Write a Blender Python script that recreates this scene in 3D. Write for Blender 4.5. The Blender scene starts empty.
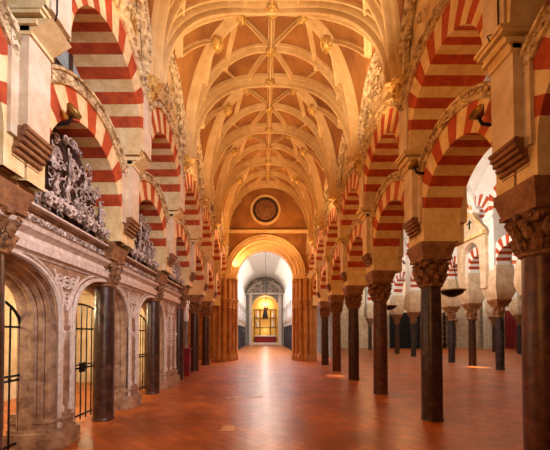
import bpy, math, random
from mathutils import Vector
PI = math.pi
R = random.Random(7)
S = bpy.context.scene
COL = S.collection

# ------------------------------------------------------------------ materials
def lin(c):
    return tuple((v / 12.92 if v <= .04045 else ((v + .055) / 1.055) ** 2.4) for v in c) + (1,)

def mat(name, c1, c2=None, rough=.8, scale=4., bump=.0, bscale=30., metal=0., emit=None, es=0., detail=6., spec=.5, c3=None, coat=0., stretch=None):
    m = bpy.data.materials.new(name); m.use_nodes = True
    nt = m.node_tree; N = nt.nodes; L = nt.links
    b = N['Principled BSDF']
    b.inputs['Roughness'].default_value = rough
    b.inputs['Metallic'].default_value = metal
    b.inputs['Specular IOR Level'].default_value = spec
    b.inputs['Coat Weight'].default_value = coat
    tc = N.new('ShaderNodeTexCoord'); vec = tc.outputs['Object']
    if stretch:
        mp = N.new('ShaderNodeMapping'); mp.inputs['Scale'].default_value = stretch
        L.new(vec, mp.inputs['Vector']); vec = mp.outputs[0]
    if c2 is not None:
        n = N.new('ShaderNodeTexNoise'); n.inputs['Scale'].default_value = scale; n.inputs['Detail'].default_value = detail
        n.inputs['Roughness'].default_value = .65
        L.new(vec, n.inputs['Vector'])
        r = N.new('ShaderNodeValToRGB'); e = r.color_ramp.elements
        e[0].position = .36; e[0].color = lin(c1); e[1].position = .64; e[1].color = lin(c2)
        if c3 is not None:
            k = e.new(.72); k.color = lin(c3)
        L.new(n.outputs['Fac'], r.inputs['Fac']); L.new(r.outputs['Color'], b.inputs['Base Color'])
    else:
        b.inputs['Base Color'].default_value = lin(c1)
    if bump:
        n2 = N.new('ShaderNodeTexNoise'); n2.inputs['Scale'].default_value = bscale; n2.inputs['Detail'].default_value = 5
        L.new(vec, n2.inputs['Vector'])
        bp = N.new('ShaderNodeBump'); bp.inputs['Strength'].default_value = bump; bp.inputs['Distance'].default_value = .03
        L.new(n2.outputs['Fac'], bp.inputs['Height']); L.new(bp.outputs[0], b.inputs['Normal'])
    if emit:
        b.inputs['Emission Color'].default_value = lin(emit); b.inputs['Emission Strength'].default_value = es
    return m

M = {}
M['plaster'] = mat('plaster', (.78, .66, .51), (.90, .81, .69), .85, 2.5, .25, 18)
M['cream'] = mat('cream_stone', (.84, .68, .43), (.93, .82, .61), .75, 5, .15, 30)
M['red'] = mat('red_voussoir', (.62, .20, .07), (.77, .32, .10), .75, 6, .2, 30)
M['red_dark'] = mat('deep_red_voussoir', (.52, .12, .08), (.66, .18, .10), .75, 6, .2, 30)
M['white'] = mat('whitewash', (.90, .87, .83), (.95, .93, .90), .85, 2.0, .1, 12)
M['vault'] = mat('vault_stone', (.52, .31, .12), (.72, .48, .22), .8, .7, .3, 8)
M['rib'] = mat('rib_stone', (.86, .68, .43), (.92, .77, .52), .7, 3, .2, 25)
M['band'] = mat('gilded_carving', (.55, .38, .20), (.97, .86, .64), .5, 9, .8, 40, metal=.1)
M['boss'] = mat('gilded_boss', (.62, .42, .16), (.95, .78, .42), .45, 18, .6, 40, metal=.25)
M['marble'] = mat('dark_marble', (.15, .085, .06), (.34, .21, .15), .3, 6, .2, 20, c3=(.66, .48, .34), detail=9)
M['marble2'] = mat('grey_marble', (.13, .12, .13), (.28, .25, .26), .25, 4, .1, 20, c3=(.46, .42, .42), detail=9)
M['marble3'] = mat('red_brown_marble', (.26, .12, .07), (.46, .26, .15), .36, 7, .15, 20, c3=(.55, .36, .25), detail=9)
M['capital'] = mat('capital_stone', (.30, .17, .10), (.66, .45, .26), .6, 16, .5, 40)
M['impost'] = mat('impost_stone', (.45, .27, .15), (.62, .42, .25), .7, 8, .4, 30)
M['chapel'] = mat('chapel_limestone', (.50, .35, .25), (.74, .58, .44), .7, 5, .4, 22)
M['chapel_light'] = mat('pale_limestone', (.76, .66, .58), (.90, .82, .74), .65, 10, .4, 40)
M['relief'] = mat('relief_stone', (.44, .31, .24), (.90, .81, .74), .6, 9, .5, 45)
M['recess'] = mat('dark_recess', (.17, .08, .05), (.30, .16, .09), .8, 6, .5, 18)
M['iron'] = mat('wrought_iron', (.06, .055, .06), (.12, .10, .09), .45, 12, metal=.6)
M['brass'] = mat('old_brass', (.42, .30, .12), (.62, .46, .20), .4, 12, metal=.7)
M['lampglow'] = mat('lamp_glass', (1, .85, .6), emit=(1, .78, .45), es=6)
M['black'] = mat('black_cloth', (.035, .03, .035), (.07, .06, .06), .9, 8)
M['redcloth'] = mat('crimson_cloth', (.38, .04, .04), (.60, .09, .07), .85, 5, .4, 12)
M['whitecloth'] = mat('pale_drape', (.82, .74, .62), (.93, .88, .80), .85, 4, .4, 10)
M['greystone'] = mat('grey_carved_stone', (.42, .37, .33), (.64, .59, .53), .75, 5, .4, 20)
M['gold'] = mat('gilded_altar', (.70, .42, .12), (.98, .78, .35), .35, 10, .5, 30, metal=.5)
M['wood'] = mat('dark_wood', (.22, .12, .07), (.36, .21, .12), .5, 6)
M['paint'] = mat('floor_paint', (.90, .66, .48), (.97, .80, .62), .6, 20)
M['slab'] = mat('sandstone_slab', (.80, .55, .30), (.90, .66, .40), .45, 12)
M['ochre'] = mat('ochre_plaster', (.66, .44, .24), (.78, .56, .33), .85, 2, .3, 10)

def glass_mat():
    m = mat('leaded_glass', (.62, .68, .66), (.75, .78, .74), .35, 6)
    b = m.node_tree.nodes['Principled BSDF']; b.inputs['Transmission Weight'].default_value = .25
    return m
M['glass'] = glass_mat()

def floor_mat():
    m = bpy.data.materials.new('terracotta_tiles'); m.use_nodes = True
    nt = m.node_tree; N = nt.nodes; L = nt.links; b = N['Principled BSDF']
    tc = N.new('ShaderNodeTexCoord')
    mp = N.new('ShaderNodeMapping'); mp.inputs['Rotation'].default_value = (0, 0, PI / 4)
    L.new(tc.outputs['Object'], mp.inputs['Vector'])
    br = N.new('ShaderNodeTexBrick'); br.inputs['Scale'].default_value = 1.0
    br.inputs['Brick Width'].default_value = .34; br.inputs['Row Height'].default_value = .17
    br.inputs['Mortar Size'].default_value = .008; br.inputs['Mortar Smooth'].default_value = .3
    br.inputs['Color1'].default_value = lin((.78, .44, .18)); br.inputs['Color2'].default_value = lin((.69, .36, .13))
    br.inputs['Mortar'].default_value = lin((.56, .28, .10))
    L.new(mp.outputs[0], br.inputs['Vector'])
    n = N.new('ShaderNodeTexNoise'); n.inputs['Scale'].default_value = 1.4; n.inputs['Detail'].default_value = 8
    L.new(tc.outputs['Object'], n.inputs['Vector'])
    r = N.new('ShaderNodeValToRGB'); e = r.color_ramp.elements
    e[0].position = .35; e[0].color = (.62, .55, .5, 1); e[1].position = .68; e[1].color = (1.1, 1.0, .92, 1)
    L.new(n.outputs['Fac'], r.inputs['Fac'])
    mx = N.new('ShaderNodeMix'); mx.data_type = 'RGBA'; mx.blend_type = 'MULTIPLY'; mx.inputs[0].default_value = 1
    L.new(br.outputs['Color'], mx.inputs[6]); L.new(r.outputs['Color'], mx.inputs[7])
    L.new(mx.outputs[2], b.inputs['Base Color'])
    n3 = N.new('ShaderNodeTexNoise'); n3.inputs['Scale'].default_value = 5; n3.inputs['Detail'].default_value = 4
    L.new(tc.outputs['Object'], n3.inputs['Vector'])
    mr = N.new('ShaderNodeMapRange'); mr.inputs[3].default_value = .22; mr.inputs[4].default_value = .42
    L.new(n3.outputs['Fac'], mr.inputs[0]); L.new(mr.outputs[0], b.inputs['Roughness'])
    ma = N.new('ShaderNodeMath'); ma.operation = 'MULTIPLY_ADD'; ma.inputs[1].default_value = -.5
    L.new(br.outputs['Fac'], ma.inputs[0]); L.new(n3.outputs['Fac'], ma.inputs[2])
    bp = N.new('ShaderNodeBump'); bp.inputs['Strength'].default_value = .35; bp.inputs['Distance'].default_value = .02
    L.new(ma.outputs[0], bp.inputs['Height']); L.new(bp.outputs[0], b.inputs['Normal'])
    return m
M['floor'] = floor_mat()

# ------------------------------------------------------------------ mesh builder
def V(*a): return Vector(a)

class MB:
    def __init__(s): s.v = []; s.f = []; s.m = []
    def q(s, idx, m=0): s.f.append(tuple(idx)); s.m.append(m)
    def add(s, pts, faces, m=0):
        o = len(s.v); s.v += [tuple(p) for p in pts]
        for f in faces: s.q([o + i for i in f], m)
    def box(s, x0, x1, y0, y1, z0, z1, m=0):
        x0, x1 = sorted((x0, x1)); y0, y1 = sorted((y0, y1))
        s.add([(x0, y0, z0), (x1, y0, z0), (x1, y1, z0), (x0, y1, z0), (x0, y0, z1), (x1, y0, z1), (x1, y1, z1), (x0, y1, z1)],
              [(3, 2, 1, 0), (4, 5, 6, 7), (0, 1, 5, 4), (1, 2, 6, 5), (2, 3, 7, 6), (3, 0, 4, 7)], m)
    def frustum(s, a, b, za, zb, m=0):           # a, b = (x0,x1,y0,y1)
        s.add([(a[0], a[2], za), (a[1], a[2], za), (a[1], a[3], za), (a[0], a[3], za), (b[0], b[2], zb), (b[1], b[2], zb), (b[1], b[3], zb), (b[0], b[3], zb)],
              [(3, 2, 1, 0), (4, 5, 6, 7), (0, 1, 5, 4), (1, 2, 6, 5), (2, 3, 7, 6), (3, 0, 4, 7)], m)
    def lathe(s, cx, cy, prof, n=20, m=0, flute=None):
        o = len(s.v)
        for k, (r, z) in enumerate(prof):
            for i in range(n):
                a = 2 * PI * i / n; s.v.append((cx + r * math.cos(a), cy + r * math.sin(a), z))
        for k in range(len(prof) - 1):
            for i in range(n):
                j = (i + 1) % n
                s.q((o + k * n + i, o + k * n + j, o + (k + 1) * n + j, o + (k + 1) * n + i), m)
        s.q([o + i for i in range(n)][::-1], m); s.q([o + (len(prof) - 1) * n + i for i in range(n)], m)
    def loft(s, rings, closed=False, caps=True, m=0, loop=False):
        o = len(s.v); n = len(rings[0])
        for r in rings: s.v += [tuple(p) for p in r]
        K = len(rings)
        for k in range(K if loop else K - 1):
            k2 = (k + 1) % K
            for i in range(n if closed else n - 1):
                j = (i + 1) % n
                s.q((o + k * n + i, o + k * n + j, o + k2 * n + j, o + k2 * n + i), m)
        if caps and closed and not loop:
            s.q([o + i for i in range(n)][::-1], m); s.q([o + (K - 1) * n + i for i in range(n)], m)
    def tube(s, pts, r, n=6, m=0):
        pts = [Vector(p) for p in pts]; rings = []
        up = None
        for i, p in enumerate(pts):
            t = (pts[min(i + 1, len(pts) - 1)] - pts[max(i - 1, 0)])
            if t.length < 1e-9: t = V(0, 0, 1)
            t.normalize()
            if up is None: up = V(0, 0, 1) if abs(t.z) < .9 else V(1, 0, 0)
            a = t.cross(up)
            if a.length < 1e-4: a = t.cross(V(1, .3, 0))
            a.normalize(); b = t.cross(a); up = a.cross(t) if False else up
            rr = r[i] if isinstance(r, (list, tuple)) else r
            rings.append([p + a * rr * math.cos(2 * PI * j / n) + b * rr * math.sin(2 * PI * j / n) for j in range(n)])
        s.loft(rings, closed=True, m=m)
    def blob(s, c, rx, ry, rz, n=6, k=4, m=0, rot=0.):
        c = Vector(c); rings = []
        ca, sa = math.cos(rot), math.sin(rot)
        pts = [c + V(0, 0, -rz)]; o = len(s.v)
        for a in range(1, k):
            ph = -PI / 2 + PI * a / k
            for i in range(n):
                th = 2 * PI * i / n
                x, y, z = rx * math.cos(ph) * math.cos(th), ry * math.cos(ph) * math.sin(th), rz * math.sin(ph)
                y, z = y * ca - z * sa, y * sa + z * ca
                pts.append(c + V(x, y, z))
        pts.append(c + V(0, 0, rz))
        if rot: pts[0] = c + V(0, rz * sa, -rz * ca); pts[-1] = c + V(0, -rz * sa, rz * ca)
        s.v += [tuple(p) for p in pts]
        for i in range(n): s.q((o, o + 1 + (i + 1) % n, o + 1 + i), m)
        for a in range(k - 2):
            for i in range(n):
                j = (i + 1) % n; b = o + 1 + a * n
                s.q((b + i, b + j, b + n + j, b + n + i), m)
        e = o + 1 + (k - 1) * n; b = o + 1 + (k - 2) * n
        for i in range(n): s.q((b + i, b + (i + 1) % n, e), m)
    def build(s, name, mats, parent=None, loc=None, smooth=True, ang=35):
        if not isinstance(mats, (list, tuple)): mats = [mats]
        if parent is not None: off = Vector(parent['_o'])
        elif loc is not None: off = Vector(loc)
        else:
            xs, ys, zs = zip(*s.v); off = V((min(xs) + max(xs)) / 2, (min(ys) + max(ys)) / 2, min(zs))
        me = bpy.data.meshes.new(name)
        me.from_pydata([(a - off.x, b - off.y, c - off.z) for a, b, c in s.v], [], s.f)
        for mm in mats: me.materials.append(M[mm])
        me.polygons.foreach_set('material_index', s.m)
        # consistent outward normals
        import bmesh
        bm = bmesh.new(); bm.from_mesh(me); bmesh.ops.recalc_face_normals(bm, faces=bm.faces); bm.to_mesh(me); bm.free()
        if smooth:
            me.polygons.foreach_set('use_smooth', [True] * len(me.polygons))
            me.set_sharp_from_angle(angle=math.radians(ang))
        me.update()
        o = bpy.data.objects.new(name, me); COL.objects.link(o)
        if parent is not None:
            o.parent = parent; o['_o'] = tuple(off)
        else:
            o.location = off; o['_o'] = tuple(off)
        return o

def thing(name, label, cat, loc, group=None):
    o = bpy.data.objects.new(name, None); COL.objects.link(o); o.empty_display_size = .2
    o.location = loc; o['_o'] = tuple(loc); o['label'] = label; o['category'] = cat
    if group: o['group'] = group
    return o
def tag(o, label, cat, group=None, kind=None):
    o['label'] = label; o['category'] = cat
    if group: o['group'] = group
    if kind: o['kind'] = kind
    return o
def struct(o):
    o['kind'] = 'structure'; return o
def copy_tree(o, loc=None, label=None, parent=None):
    c = o.copy(); COL.objects.link(c)
    if parent is not None: c.parent = parent
    if loc is not None: c.location = loc; c['_o'] = tuple(loc)
    if label: c['label'] = label
    for ch in list(o.children): copy_tree(ch, parent=c)
    return c

ORD = ['nearest', 'second', 'third', 'fourth', 'fifth', 'sixth', 'seventh', 'eighth', 'ninth', 'tenth']
# ------------------------------------------------------------------ plan of the place
YS = [1.0, 3.54, 6.05, 8.7, 11.3, 13.95, 16.6]     # column positions down the nave
YSS = {-1: [.92, 3.44] + YS[2:], 1: [1.08, 3.64] + YS[2:]}
YEND = 19.2                                      # end wall with the great arch
CX = {-1: -3.02, 1: 3.16}                        # column rows
FL = {-1: -2.45, 1: 2.75}                        # lower pilaster face
FU = {-1: -2.22, 1: 2.66}                        # upper wall face
SN = {-1: 'left', 1: 'right'}
NM = {-1: 'left', 1: 'right'}
def colname(k): return ['out of view', 'nearest', 'second', 'third', 'fourth', 'fifth', 'sixth', 'end'][k]

# ------------------------------------------------------------------ columns
def column(x, y, r, h, mshaft, label, group, name='marble_column', cap_h=.48, imp=(.31, .30), detail=True, mcap='capital', mimp='impost'):
    t = thing(name, label, 'column', (x, y, 0), group)
    b = MB()
    prof = [(r * 1.06, 0), (r * 1.06, .03), (r * 1.0, .05)]
    for i in range(7):
        u = i / 6; prof.append((r * (1 + .03 * math.sin(PI * u) - .07 * u), .05 + (h - .1) * u))
    prof.append((r * .93, h - .04))
    b.lathe(x, y, prof, 24 if detail else 14); b.build('shaft', mshaft, t)
    n = 24 if detail else 12
    b = MB(); b.lathe(x, y, [(r * .95, h - .06), (r * 1.09, h - .04), (r * 1.12, h - .02), (r * 1.09, h), (r * .95, h + .02)], n); b.build('astragal', mcap, t)
    b = MB(); z0 = h; z1 = h + cap_h
    b.lathe(x, y, [(r * .92, z0), (r * .97, z0 + cap_h * .4), (r * 1.15, z0 + cap_h * .75), (r * 1.5, z1 - .05)], n)
    if detail:
        for tier, (zz, rr, hh, cnt) in enumerate([(z0 + .0, r * 1.0, cap_h * .42, 8), (z0 + cap_h * .3, r * 1.08, cap_h * .42, 8)]):
            for i in range(cnt):
                a = 2 * PI * (i + .5 * tier) / cnt
                pts = []; rad = []
                for j in range(6):
                    u = j / 5; ro = rr + .05 * u + .055 * max(0, u - .55) / .45
                    pts.append((x + ro * math.cos(a), y + ro * math.sin(a), zz + hh * (u if u < .85 else 1.7 - u)))
                    rad.append(.035 + .022 * math.sin(PI * min(1, u * 1.1)))
                b.tube(pts, rad, 6)
        for i in range(4):
            a = PI / 4 + i * PI / 2
            for dd in (-.16, .16):
                pts = []
                for j in range(12):
                    u = j / 11; an = u * 2.2 * PI; rr = .06 * (1 - .75 * u)
                    ro = r * 1.4 + rr * math.cos(an) ; pts.append((x + ro * math.cos(a + dd), y + ro * math.sin(a + dd), z1 - .13 + rr * math.sin(an)))
                b.tube(pts, .017, 5)
            b.blob((x + r * 1.45 * math.cos(a), y + r * 1.45 * math.sin(a), z1 - .12), .06, .06, .07)
            a2 = i * PI / 2
            b.blob((x + r * 1.35 * math.cos(a2), y + r * 1.35 * math.sin(a2), z1 - .06), .05, .05, .05)
    else:
        for i in range(8):
            a = 2 * PI * i / 8
            b.blob((x + r * 1.2 * math.cos(a), y + r * 1.2 * math.sin(a), z0 + cap_h * (.35 if i % 2 else .7)), .055, .055, .11)
    b.build('capital', mcap, t)
    b = MB(); w = r * 1.45
    b.box(x - w, x + w, y - w, y + w, z1 - .05, z1); b.frustum((x - w * .95, x + w * .95, y - w * .95, y + w * .95), (x - imp[0], x + imp[0], y - imp[1], y + imp[1]), z1, z1 + .2)
    b.box(x - imp[0], x + imp[0], y - imp[1], y + imp[1], z1 + .2, z1 + .27)
    b.build('impost_block', mimp, t, smooth=False)
    return t

H = 2.53
IMP_Z = H + .48 + .27     # 3.28
MS = ['marble', 'marble3', 'marble', 'marble3', 'marble', 'marble3', 'marble']
for s in (-1, 1):
    for k, y in enumerate(YSS[s]):
        where = ('standing before the carved chapel front' if k <= 3 else 'standing beyond the carved chapel front') if s < 0 else 'standing along the open aisle'
        what = 'dark polished marble column' if MS[k] == 'marble' else 'red-brown polished marble column'
        lab = f'{colname(k)} {what} of the nave\'s {SN[s]} row, {where}'
        if k == 0: lab = f'{what} beside the viewer\'s {SN[s]} shoulder, outside the photo'
        column(CX[s], y, .185, H, MS[k] if s > 0 else 'marble', lab.replace('red-brown', 'dark') if s < 0 else lab, f'columns of the {SN[s]} nave row')

# ------------------------------------------------------------------ arch tools (arches run along y)
def clampy(v, lo, hi): return max(lo, min(hi, v))
def arch_ring(b, x0, x1, yc, zc, ri, ro, half, n, a0=18, zlow=None, mr=1, mc=0, first_red=True):
    """n voussoirs between a0 and 180-a0 degrees; plain stilts below. ro clamped to +-half."""
    def P(x, a, r, clamp):
        yy = r * math.cos(a); zz = r * math.sin(a)
        if clamp and abs(yy) > half:
            f = half / abs(yy); yy *= f; zz *= f
        return (x, yc - yy, zc + zz)
    A0, A1 = math.radians(a0), math.radians(180 - a0)
    sub = 3
    for i in range(n):
        m = mr if (i % 2 == 0) == first_red else mc
        rings = []
        for j in range(sub + 1):
            a = A0 + (A1 - A0) * (i + j / sub) / n
            rings.append([P(x0, a, ri, 0), P(x0, a, ro, 1), P(x1, a, ro, 1), P(x1, a, ri, 0)])
        b.loft(rings, closed=True, caps=False, m=m)
    if zlow is not None:
        for sg in (0, 1):
            rings = []
            for j in range(5):
                a = A0 * (1 - j / 4); a = a if sg == 0 else PI - a
                rings.append([P(x0, a, ri, 0), P(x0, a, ro, 1), P(x1, a, ro, 1), P(x1, a, ri, 0)])
            r = rings[-1]
            rings.append([(p[0], p[1], zlow) for p in r])
            b.loft(rings, closed=True, caps=False, m=mc)

def carved_arc(b, xf, s, yc, zc, r0, r1, half, a0=0, depth=.07, beads=True, step=.075):
    """moulded band around an arch on the face xf, projecting towards the nave (-s)"""
    n = 30; rings = []
    if r0 * math.cos(math.radians(a0)) > half: a0 = math.degrees(math.acos(half / r0))
    half = 99
    A0, A1 = math.radians(a0), math.radians(180 - a0)
    def P(dx, a, r):
        yy = r * math.cos(a); zz = r * math.sin(a)
        if abs(yy) > half: f = half / abs(yy); yy *= f; zz *= f
        return (xf - s * dx, yc - yy, zc + zz)
    w = r1 - r0
    for i in range(n + 1):
        a = A0 + (A1 - A0) * i / n
        rings.append([P(-.02, a, r0), P(depth * .55, a, r0), P(depth * .75, a, r0 + w * .12), P(depth * .4, a, r0 + w * .2), P(depth * .4, a, r0 + w * .72),
                      P(depth, a, r0 + w * .78), P(depth * 1.1, a, r0 + w * .92), P(depth * .8, a, r1), P(-.02, a, r1)])
    b.loft(rings, closed=True)
    if beads:
        L = (A1 - A0) * (r0 + w / 2); c = int(L / step)
        for i in range(c):
            a = A0 + (A1 - A0) * (i + .5) / c
            if r0 * abs(math.cos(a)) > half * .98: continue
            p = P(depth * .5, a, r0 + w * (.38 if i % 2 else .56))
            b.blob(p, .028, .03, .022 + .012 * (i % 2), 5, 3, rot=-a)

def scroll(b, c, size, r, turns=1.4, flip=1, face=1, n=12, xout=0):
    """C-scroll in the yz plane at c"""
    pts = []; rad = []
    for j in range(n):
        u = j / (n - 1); a = u * turns * 2 * PI; rr = size * (1 - .8 * u)
        pts.append((c[0] + xout * u, c[1] + flip * rr * math.cos(a), c[2] + rr * math.sin(a))); rad.append(r * (1 - .4 * u))
    b.tube(pts, rad, 5)

# ------------------------------------------------------------------ arcades of the nave
def pier(s, k, y):
    fl, fu = FL[s], FU[s]; xo = fl + s * .95
    lab = f'plastered pier with rolled corbel above the {colname(k)} {SN[s]} column' if k else f'plastered pier above the {SN[s]} column outside the photo'
    t = thing('arcade_pier', lab, 'pier', (CX[s], y, IMP_Z), f'piers of the {SN[s]} arcade')
    hw = .17
    b = MB(); b.box(fl, xo, y - hw, y + hw, IMP_Z + .42, 4.84)
    b.box(fl + s * .30, xo, y - hw, y + hw, IMP_Z, IMP_Z + .42)
    b.box(fl + s * .10, xo, y - hw - .1, y + hw + .1, IMP_Z + .36, 4.84)
    b.build('pilaster', 'plaster', t, smooth=False)
    # rolled corbel: stacked rolls on a quarter curve
    b = MB()
    for i in range(8):
        u = (i + .5) / 8; a = u * PI / 2
        tx = .30 * (1 - math.sin(a)) ; zz = IMP_Z + .03 + .36 * (1 - math.cos(a))
        tx = .30 * math.cos(a) ** 1.0; zz = IMP_Z + .02 + .36 * math.sin(a)
        xx = fl + s * (.30 - .30 * (1 - math.cos(a)) * 1.0 - 0) if False else fl + s * (.30 * (1 - u) ** 1.5)
        zz = IMP_Z + .02 + .46 * u
        ring = []
        for yy in (y - hw - .03, y + hw + .03):
            ring.append([(xx + .034 * math.cos(2 * PI * j / 10), yy, zz + .031 * math.sin(2 * PI * j / 10)) for j in range(10)])
        b.loft(ring, closed=True)
    prof = [(.36, 0)] + [(.30 * (1 - u / 6) ** 1.5 + .03, .02 + .46 * u / 6) for u in range(7)] + [(.36, .48)]
    b.loft([[(fl + s * p, yy, IMP_Z + q) for p, q in prof] for yy in (y - hw - .01, y + hw + .01)], closed=True)
    b.build('rolled_corbel', 'impost', t)
    b = MB()
    for j, (pr, z0, z1) in enumerate([(.03, 4.72, 4.76), (.09, 4.82, 4.87), (.14, 4.92, 4.96), (.17, 4.96, 5.0)]):
        xn = fl - s * pr
        b.box(xn, xo + s * .02, y - hw - pr * .3, y + hw + pr * .3, z0, z1)
    b.frustum(tuple(sorted((fl, xo))) + (y - hw, y + hw), tuple(sorted((fu - s * .01, xo))) + (y - hw, y + hw), 4.75, 4.9)
    b.build('cornice_moulding', 'cream', t, smooth=False)
    b = MB(); b.box(fu, xo, y - .17, y + .17, 5.0, 6.1); b.build('upper_pilaster', 'plaster', t, smooth=False)
    # corbel for the vault ribs
    b = MB()
    for (rr, zz) in []: pass
    prof = [(.03, 5.98), (.07, 6.02), (.06, 6.08), (.12, 6.16), (.11, 6.22), (.19, 6.34), (.22, 6.37), (.22, 6.44), (.17, 6.46)]
    n = 14; rings = []
    for r_, z_ in prof:
        rings.append([(fu - s * r_ * math.sin(PI * i / n), y - r_ * 1.15 * math.cos(PI * i / n), z_) for i in range(n + 1)])
    b.loft(rings, closed=True)
    for i in range(5):
        a = PI * (i + .5) / 5; b.blob((fu - s * .16 * math.sin(a), y - .19 * math.cos(a), 6.27), .045, .045, .06)
    b.build('rib_corbel', 'boss', t)
    return t

def lower_arch(s, k, y0, y1):
    yc = (y0 + y1) / 2; half = (y1 - y0) / 2; x0 = FL[s] + s * .14; x1 = FL[s] + s * .80
    t = thing('striped_arch', f'lower red and cream striped arch between the {colname(k)} and {colname(k+1)} {SN[s]} columns' if k else f'lower striped arch of the {SN[s]} arcade cut by the photo\'s {SN[s]} edge',
              'arch', (x0, yc, IMP_Z), f'lower striped arches of the {SN[s]} arcade')
    ri = half - .30
    b = MB(); arch_ring(b, x0, x1, yc, 3.62, ri, ri + .42, half - .02, 13, 16, IMP_Z)
    b.build('voussoir_ring', ['cream', 'red'], t, ang=25)
    b = MB(); carved_arc(b, x0, s, yc, 3.62, ri + .38, ri + .56, half - .19, 6); b.build('carved_band', 'band', t)
    return t
def upper_arch(s, k, y0, y1):
    yc = (y0 + y1) / 2; half = (y1 - y0) / 2; x0 = FU[s] + s * .03; x1 = FU[s] + s * 1.05
    t = thing('striped_arch', f'upper red and cream striped arch between the {colname(k)} and {colname(k+1)} {SN[s]} columns' if k else f'upper striped arch of the {SN[s]} arcade at the photo\'s {SN[s]} edge',
              'arch', (x0, yc, 5.0), f'upper striped arches of the {SN[s]} arcade')
    ri = half - .21
    b = MB(); arch_ring(b, x0, x1, yc, 5.0, ri, ri + .46, half - .01, 15, 20, 5.0)
    b.build('voussoir_ring', ['cream', 'red'], t, ang=25)
    b = MB(); carved_arc(b, x0, s, yc, 5.0, ri + .44, ri + .60, half - .05, 24, depth=.09); b.build('carved_band', 'band', t)
    return t
YB = YS + [YEND]
for s in (-1, 1):
    for k, y in enumerate(YSS[s]): pier(s, k, y)
    YC = YSS[s] + [YEND]
    for k in range(len(YC) - 1):
        lower_arch(s, k, YC[k], YC[k + 1]); upper_arch(s, k, YC[k], YC[k + 1])

# ------------------------------------------------------------------ vault geometry
VC = (FU[-1] + FU[1]) / 2; VR = (FU[1] - FU[-1]) / 2
ZS, ZR, PW = 6.40, 4.4, 2.18       # spring, rise
LR = 1.75                 # lunette rise
def ell(x):
    d = min(1, abs(x - VC) / VR); return ZS + ZR * (1 - d ** PW) ** (1 / PW)
def lun(y):
    for a, b_ in zip(YV[:-1], YV[1:]):
        if a <= y <= b_:
            h = (b_ - a) / 2; u = (y - (a + b_) / 2) / h
            return ZS + LR * math.sqrt(max(0, 1 - u * u))
    return ZS
YV = YB
def web(x, y): return max(ell(x), lun(y) + .0)
b = MB(); nx = 48
ylist = []
for a, c in zip(YV[:-1], YV[1:]):
    for i in range(20): ylist.append(a + (c - a) * (1 - math.cos(PI * i / 20)) / 2)
ylist.append(YV[-1])
rows = []
for y in ylist:
    row = []
    for i in range(nx + 1):
        th = -PI / 2 + PI * i / nx; x = VC + (VR + .02) * math.copysign(abs(math.sin(th)) ** (2 / PW), th)
        row.append((x, y, web(x, y) + .03))
    rows.append(row)
b.loft(rows)
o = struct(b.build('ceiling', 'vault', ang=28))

def P3(u, y, lift=0.):
    th = u * PI / 2; return V(VC + VR * math.copysign(abs(math.sin(th)) ** (2 / PW), th), y, ZS + ZR * max(0, math.cos(th)) ** (2 / PW))
FAT = [(-.5, .1), (-.5, -.30), (-.46, -.42), (-.40, -.42), (-.37, -.25), (-.34, -.20), (-.31, -.35), (-.29, -.62), (-.22, -.74), (-.16, -.62), (-.14, -.38), (-.11, -.34), (-.10, -.7), (-.07, -.92), (0, -1.0)]
FAT = FAT + [(-a, c) for a, c in FAT[-2::-1]]
def rib(b, pts, w, d, nrm=None):
    """sweep a moulded rib profile along pts hanging below the web"""
    pts = [Vector(p) for p in pts]; rings = []
    prof = [(-.5, .08), (-.5, -.32), (-.42, -.40), (-.30, -.36), (-.22, -.25), (-.17, -.55), (-.20, -.78), (-.10, -.98), (.10, -.98), (.20, -.78), (.17, -.55), (.22, -.25), (.30, -.36), (.42, -.40), (.5, -.32), (.5, .08)]
    if w > .3: prof = FAT
    for i, p in enumerate(pts):
        t = (pts[min(i + 1, len(pts) - 1)] - pts[max(i - 1, 0)]).normalized()
        dx_ = (p.x - VC) / VR; nn = V(math.copysign(abs(dx_) ** (PW - 1), dx_) / VR, 0, max(0, (p.z - ZS) / ZR) ** (PW - 1) / ZR)
        if nrm is not None: nn = nrm
        if nn.length < 1e-6: nn = V(0, 0, 1)
        nn = (nn - t * nn.dot(t)).normalized(); sd = t.cross(nn).normalized()
        rings.append([p + sd * (a * w) + nn * (c * d) for a, c in prof])
    b.loft(rings, closed=True)
UM = .47
def gro(y0, y1, side):      # groin from corbel at y0 to the middle of the bay y0..y1
    h = (y1 - y0) / 2; pts = []
    for i in range(13):
        f = i / 12; a = f * PI / 2
        y = y0 + h * (1 - math.cos(a)); z = ZS + LR * math.sin(a)
        cz = (z - ZS) / ZR; pts.append(V(VC + side * VR * (1 - cz ** PW) ** (1 / PW), y, z))
    return pts
def curve(u0, y0, u1, y1, p=1., n=16):
    return [P3(u0 + (u1 - u0) * i / n, y0 + (y1 - y0) * (i / n) ** p) for i in range(n + 1)]
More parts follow.
